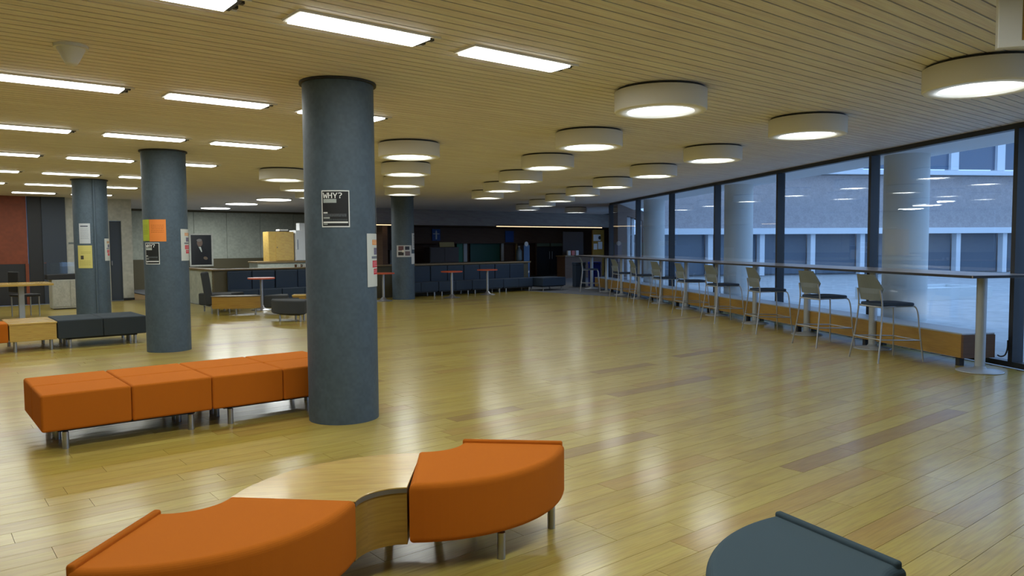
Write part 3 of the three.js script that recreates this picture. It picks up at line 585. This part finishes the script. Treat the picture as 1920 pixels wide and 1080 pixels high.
{ // servery on the right, under the bulkhead
  const t = thing('servery_counter', 'dark servery counter under the bulkhead', 'counter', at(17.3, -25.3), G);
  part('body', box(7.9, 0.68, 0.6, 0, 0.34, 0), M.woodDark, t); part('counter_top', rbox(7.96, 0.04, 0.66, 0.008, 0, 0.70, 0), M.ledge, t);
  const sg = thing('direction_sign', 'blue sign with a white upward arrow on the dark header', 'sign', at(17.03, -25.98, 1.84), G);
  part('board', rbox(0.40, 0.48, 0.02, 0.006, 0, 0, 0.01), M.blueSign, sg);
  const arrow = new THREE.Shape([[-0.035, -0.18], [0.035, -0.18], [0.035, 0.03], [0.15, 0.03], [0.15, 0.06], [0.04, 0.06], [0.03, 0.15], [0, 0.19], [-0.03, 0.15], [-0.04, 0.06], [-0.15, 0.06], [-0.15, 0.03], [-0.035, 0.03]].map(([x, y]) => new THREE.Vector2(x, y)));
  part('arrow', new THREE.ExtrudeGeometry(arrow, { depth: 0.006, bevelEnabled: false }).translate(0, 0, 0.02), M.white, sg);
  const s2 = single('hanging_sign', 'plain dark blue sign on the dark header beside the green panels', 'sign', rbox(0.48, 0.5, 0.02, 0.006, 0, 0, 0.01), M.blueSign, at(20.88, -25.98, 1.78), G);
  single('tilted_board', 'pale yellow board leaning on the grey-brown cabinet', 'board', rbox(0.72, 0.2, 0.03, 0.006).rotateX(-0.2), std([0.50, 0.40, 0.16], 0.6), at(17.2, -25.45, 1.44), G);
  const c = thing('servery_cabinet', 'grey-brown cabinet on the servery counter', 'cabinet', at(16.95, -25.45, 0.72), G);
  part('carcass', rbox(1.4, 0.62, 0.4, 0.01, 0, 0.31, 0), std([0.10, 0.085, 0.08], 0.6), c); part('door', rbox(0.66, 0.56, 0.02, 0.006, -0.34, 0.31, 0.205), std([0.10, 0.085, 0.08], 0.6), c); part('door', rbox(0.66, 0.56, 0.02, 0.006, 0.34, 0.31, 0.205), std([0.10, 0.085, 0.08], 0.6), c);
  const jug = thing('water_bottle', 'large clear blue-grey water bottle on the servery counter', 'bottle', at(20.95, -25.4, 0.72), G);
  part('body', new THREE.LatheGeometry([[0, 0], [0.12, 0], [0.13, 0.05], [0.13, 0.42], [0.06, 0.52], [0.045, 0.6], [0, 0.6]].map(([x, y]) => new THREE.Vector2(x, y)), 24), std([0.20, 0.28, 0.32], 0.15), jug); part('cap', cyl(0.05, 0.05, 0.05, 0, 0.62, 0), M.white, jug);
  const mb = thing('display_cabinet', 'pale sloping display case beside the distant column', 'display case', at(14.72, -25.4, 0.72), G);
  part('case', rbox(0.55, 0.50, 0.35, 0.02, 0, 0.27, 0), std([0.26, 0.27, 0.25], 0.5), mb); part('shelf', box(0.62, 0.02, 0.42, 0, 0.01, 0.02), M.white, mb);
  const wb = thing('water_bottle', 'small blue-grey bottle beside the pale display case', 'bottle', at(15.32, -25.4, 0.72), G);
  part('body', new THREE.LatheGeometry([[0, 0], [0.07, 0], [0.075, 0.3], [0.03, 0.42], [0.03, 0.5], [0, 0.5]].map(([x, y]) => new THREE.Vector2(x, y)), 20), std([0.10, 0.16, 0.24], 0.2), wb); part('cap', cyl(0.032, 0.032, 0.03, 0, 0.515, 0), M.white, wb);
}
{
  const t = thing('banner_stand', 'tall narrow blue banner stand at the end of the partition', 'banner', at(18.52, -22), G);
  part('panel', rbox(0.28, 1.30, 0.03, 0.006, 0, 0.75, 0), std([0.05, 0.12, 0.26], 0.5), t);
  part('base', rbox(0.36, 0.05, 0.3, 0.01, 0, 0.025, 0), M.black, t); part('pole', cyl(0.012, 0.012, 1.3, 0, 0.7, -0.03), M.steel, t);
  part('emblem', new THREE.CylinderGeometry(0.09, 0.09, 0.02, 24).rotateX(Math.PI / 2).translate(-0.02, 1.44, 0.01), M.white, t);
  part('leaflet', new THREE.ExtrudeGeometry(new THREE.Shape([[-0.12, 0.25], [0.12, 0.36], [0.1, 0.44], [0.03, 0.36], [-0.02, 0.46], [-0.12, 0.42]].map(([x, y]) => new THREE.Vector2(x, y))), { depth: 0.005, bevelEnabled: false }).translate(0, 0, 0.018), M.white, t);
}
{
  const d = structure('door_2', 'dark glazed double door with pale transom at the far end', 'door', at(23.5, -26.22), G);
  for (const s of [-1, 1]) { const l = part('door_leaf', box(0.84, 1.30, 0.05, s * 0.43, 0.65, 0), M.black, d); part('handle', bar([s * 0.08, 0.75, 0.06], [s * 0.08, 1.1, 0.06], 0.012), M.steel, l); part('transom_pane', box(0.78, 0.14, 0.03, s * 0.43, 1.41, 0), std([0.20, 0.26, 0.17], 0.3), l); }
  part('door_frame', merge(box(0.06, 1.5, 0.1, -0.89, 0.75, 0), box(0.06, 1.5, 0.1, 0.89, 0.75, 0), box(1.84, 0.06, 0.1, 0, 1.51, 0)), M.woodDark, d);
}
{ // notice kiosk by the far corner
  const t = thing('notice_board', 'timber notice panel with white papers beside the last window', 'notice board', at(24.15, -23.75, 0), G);
  part('panel', rbox(0.72, 2.05, 0.08, 0.01, 0, 1.03, 0), M.woodPanel, t);
  for (const [x, y, w, h, m] of [[-0.1, 1.70, 0.44, 0.28, M.white], [-0.2, 1.31, 0.22, 0.26, M.white], [0.1, 1.36, 0.26, 0.32, M.white]]) part('paper', box(w, h, 0.004, x, y, 0.044), m, t);
  part('round_badge', new THREE.CylinderGeometry(0.08, 0.08, 0.006, 20).rotateX(Math.PI / 2).translate(0.06, 1.70, 0.05), M.black, t);
  const k = thing('kiosk_counter', 'dark wood kiosk counter by the notice panel', 'counter', at(22.6, -23.3), G);
  part('body', box(2.2, 0.90, 0.5, 0, 0.45, 0), M.woodDark, k); part('counter_top', rbox(2.3, 0.05, 0.6, 0.008, 0, 0.925, 0.02), M.ledge, k); part('back_panel', box(1.2, 1.0, 0.05, -0.2, 1.45, -0.22), std([0.03, 0.03, 0.034], 0.95), k);
  for (const [x, c] of [[-0.85, [0.5, 0.5, 0.46]], [-0.62, [0.45, 0.12, 0.10]], [-0.38, [0.5, 0.5, 0.5]]]) single('leaflet_holder', c[0] > 0.48 ? 'pale leaflet holder on the kiosk counter' : 'red leaflet holder on the kiosk counter', 'holder', rbox(0.16, 0.2, 0.08, 0.006, 0, 0.1, 0), std(c, 0.5), at(22.75 + x, -23.25, 0.951), G, 'leaflet holders on the kiosk');
  const bin = thing('recycling_bin', 'bright blue recycling bin beside the last bar stool', 'bin', [6.72, 0, -24.7]);
  part('body', rbox(0.36, 0.72, 0.3, 0.02, 0, 0.36, 0), M.blueBin, bin); part('lid', rbox(0.38, 0.10, 0.32, 0.02, 0, 0.77, 0), M.blueBin, bin); part('slot', box(0.2, 0.03, 0.02, 0, 0.78, 0.155), M.black, bin);
  const b2 = dup(bin, [6.12, 0, -24.45], R(8), 'dark blue recycling bin standing behind the last bar stool');
  b2.children[0].material = M.navyFabric; b2.children[1].material = M.navyFabric;
}

// ------------------------------------------------------------------ far left furniture
{
  const t = thing('work_table', 'wooden work table with grey steel legs by the orange wall', 'table', at(1.35, -17.6), G);
  part('table_top', rbox(1.9, 0.045, 0.9, 0.008, 0, 0.70, 0), M.woodTable, t);
  for (const sx of [-0.7, 0.45]) { const l = part('leg', rbox(0.10, 0.66, 0.10, 0.01, sx, 0.345, 0), M.paintedSteel, t); part('foot', rbox(0.12, 0.03, 0.6, 0.008, sx, 0.015, 0), M.paintedSteel, l); }
  const c = thing('cafe_chair', 'black chair tucked behind the wooden work table', 'chair', at(1.15, -18.35), G + Math.PI);
  part('seat', rbox(0.42, 0.05, 0.42, 0.015, 0, 0.44, 0), M.black, c); part('backrest', rbox(0.42, 0.42, 0.04, 0.015, 0, 0.72, 0.2), M.black, c);
  for (const sx of [-1, 1]) for (const sz of [-1, 1]) part('leg', cyl(0.013, 0.013, 0.42, sx * 0.18, 0.21, sz * 0.18), M.steel, c);
  dup(c, at(1.95, -18.4), G + Math.PI + 0.2, 'black chair beside the grey table leg near the navy panel');
  const w = thing('white_cabinet', 'low white cabinet in front of the white partition', 'cabinet', at(3.0, -20.2), G);
  part('body', rbox(0.72, 0.66, 0.5, 0.01, 0, 0.35, 0), M.whiteWall, w); part('plinth', box(0.68, 0.04, 0.46, 0, 0.02, 0), M.black, w); part('door', rbox(0.34, 0.60, 0.02, 0.004, -0.175, 0.36, 0.255), M.whiteWall, w); part('door', rbox(0.34, 0.60, 0.02, 0.004, 0.175, 0.36, 0.255), M.whiteWall, w);
  const p = thing('display_case', 'black sloping display case standing on the white cabinet', 'display case', at(2.98, -20.2, 0.68), G);
  const sh = new THREE.Shape([[-0.42, 0], [0.42, 0], [0.36, 0.38], [0.26, 0.38], [0.24, 0.12], [-0.42, 0.10]].map(([x, y]) => new THREE.Vector2(x, y)));
  part('case', new THREE.ExtrudeGeometry(sh, { depth: 0.4, bevelEnabled: true, bevelSize: 0.006, bevelThickness: 0.006, bevelSegments: 1 }).translate(0, 0.008, -0.2), M.black, p);
  part('cover', box(0.66, 0.29, 0.36, -0.09, 0.255, 0), M.glass, p);
  single('paper_box', 'white box standing on the wooden work table', 'box', rbox(0.22, 0.13, 0.2, 0.006, 0, 0.065, 0), M.white, at(0.95, -17.5, 0.723), G);
}

// ------------------------------------------------------------------ outside
{
  const g = single('ground_courtyard', 'pale snow-dusted courtyard paving outside the windows', 'paving', box(70, 0.2, 90, 0, -0.14, 0), M.paving, [WINX + 35.06, 0, -25]); g.name = 'ground_courtyard'; g.userData.kind = 'structure';
  const s = single('roof_overhang', 'pale roof overhang outside above the windows', 'roof', box(1.2, 0.25, 28, 0, 0, 0), M.outsideWhite, [WINX + 0.07 + 0.6, CEIL + 0.125, -10.5]); s.userData.kind = 'structure';
  const c0 = thing('outdoor_column', 'pale round column outside behind the first bar stools', 'column', [7.62, 0, -10.3]);
  part('shaft', new THREE.CylinderGeometry(0.31, 0.31, CEIL + 0.04, 48).translate(0, CEIL / 2 - 0.02, 0), M.concrete, c0);
  part('footing', new THREE.CylinderGeometry(0.34, 0.34, 0.04, 48).translate(0, -0.02, 0), M.concrete, c0);
  dup(c0, [7.62, 0, -15.85], 0, 'pale round column outside behind the fourth bar stool');
  dup(c0, [7.62, 0, -21.35], 0, 'pale round column outside by the last window bays');
  dup(c0, [7.62, 0, -4.75], 0, 'pale round column outside near the rear of the hall');
  const b = thing('opposite_building', 'brick building with white bands across the courtyard', 'building', [0, 0, -31]);
  const x0 = 11.0, x1 = 46, cx = (x0 + x1) / 2, L = x1 - x0;
  part('brick_wall', box(L, 2.35, 0.4, cx, 3.22, -0.2), M.brick, b);
  part('white_beam', box(L, 0.26, 0.6, cx, 1.93, -0.05), M.outsideWhite, b);
  part('parapet', box(L, 0.2, 0.7, cx, 4.52, 0.0), M.outsideWhite, b);
  part('back_wall', box(L, 1.9, 0.3, cx, 0.9, -2.2), M.brick, b);
  for (let x = x0 + 0.2, i = 0; x < x1; x += 2.4, i++) {
    part('pier', box(0.22, 1.82, 0.3, x, 0.9, -0.1), M.outsideWhite, b);
    if (x + 2.3 < x1) { part('pane', box(2.1, 1.75, 0.03, x + 1.2, 0.92, -0.3), std([0.12, 0.15, 0.19], 0.12), b);
      part('upper_window', box(2.0, 1.5, 0.08, x + 1.2, 5.5, -0.5), std([0.10, 0.15, 0.22], 0.15), b); part('upper_pier', box(0.4, 1.6, 0.4, x, 5.5, -0.5), M.outsideWhite, b); }
  }
  part('upper_roof', box(L, 2.2, 3.0, cx, 7.4, -1.6), M.brick, b);
  const wl = thing('side_building', 'plain brick wing closing the courtyard on the far side', 'building', [38, 0, -10.5]);
  part('brick_wall', box(0.4, 3.6, 38, 0, 1.8, 0), M.brick, wl); part('coping', box(0.6, 0.2, 38, 0, 3.7, 0), M.outsideWhite, wl);
  const bench = thing('garden_planter', 'low concrete planter in the courtyard', 'planter', [13.5, -0.04, -17.5], R(12));
  part('kerb', merge(box(3.2, 0.3, 0.15, 0, 0.15, 0.6), box(3.2, 0.3, 0.15, 0, 0.15, -0.6), box(0.15, 0.3, 1.05, 1.52, 0.15, 0), box(0.15, 0.3, 1.05, -1.52, 0.15, 0)), M.concrete, bench);
  part('snow_fill', rbox(2.9, 0.22, 1.05, 0.05, 0, 0.12, 0), M.outsideWhite, bench);
}

renderer.render(scene, camera);
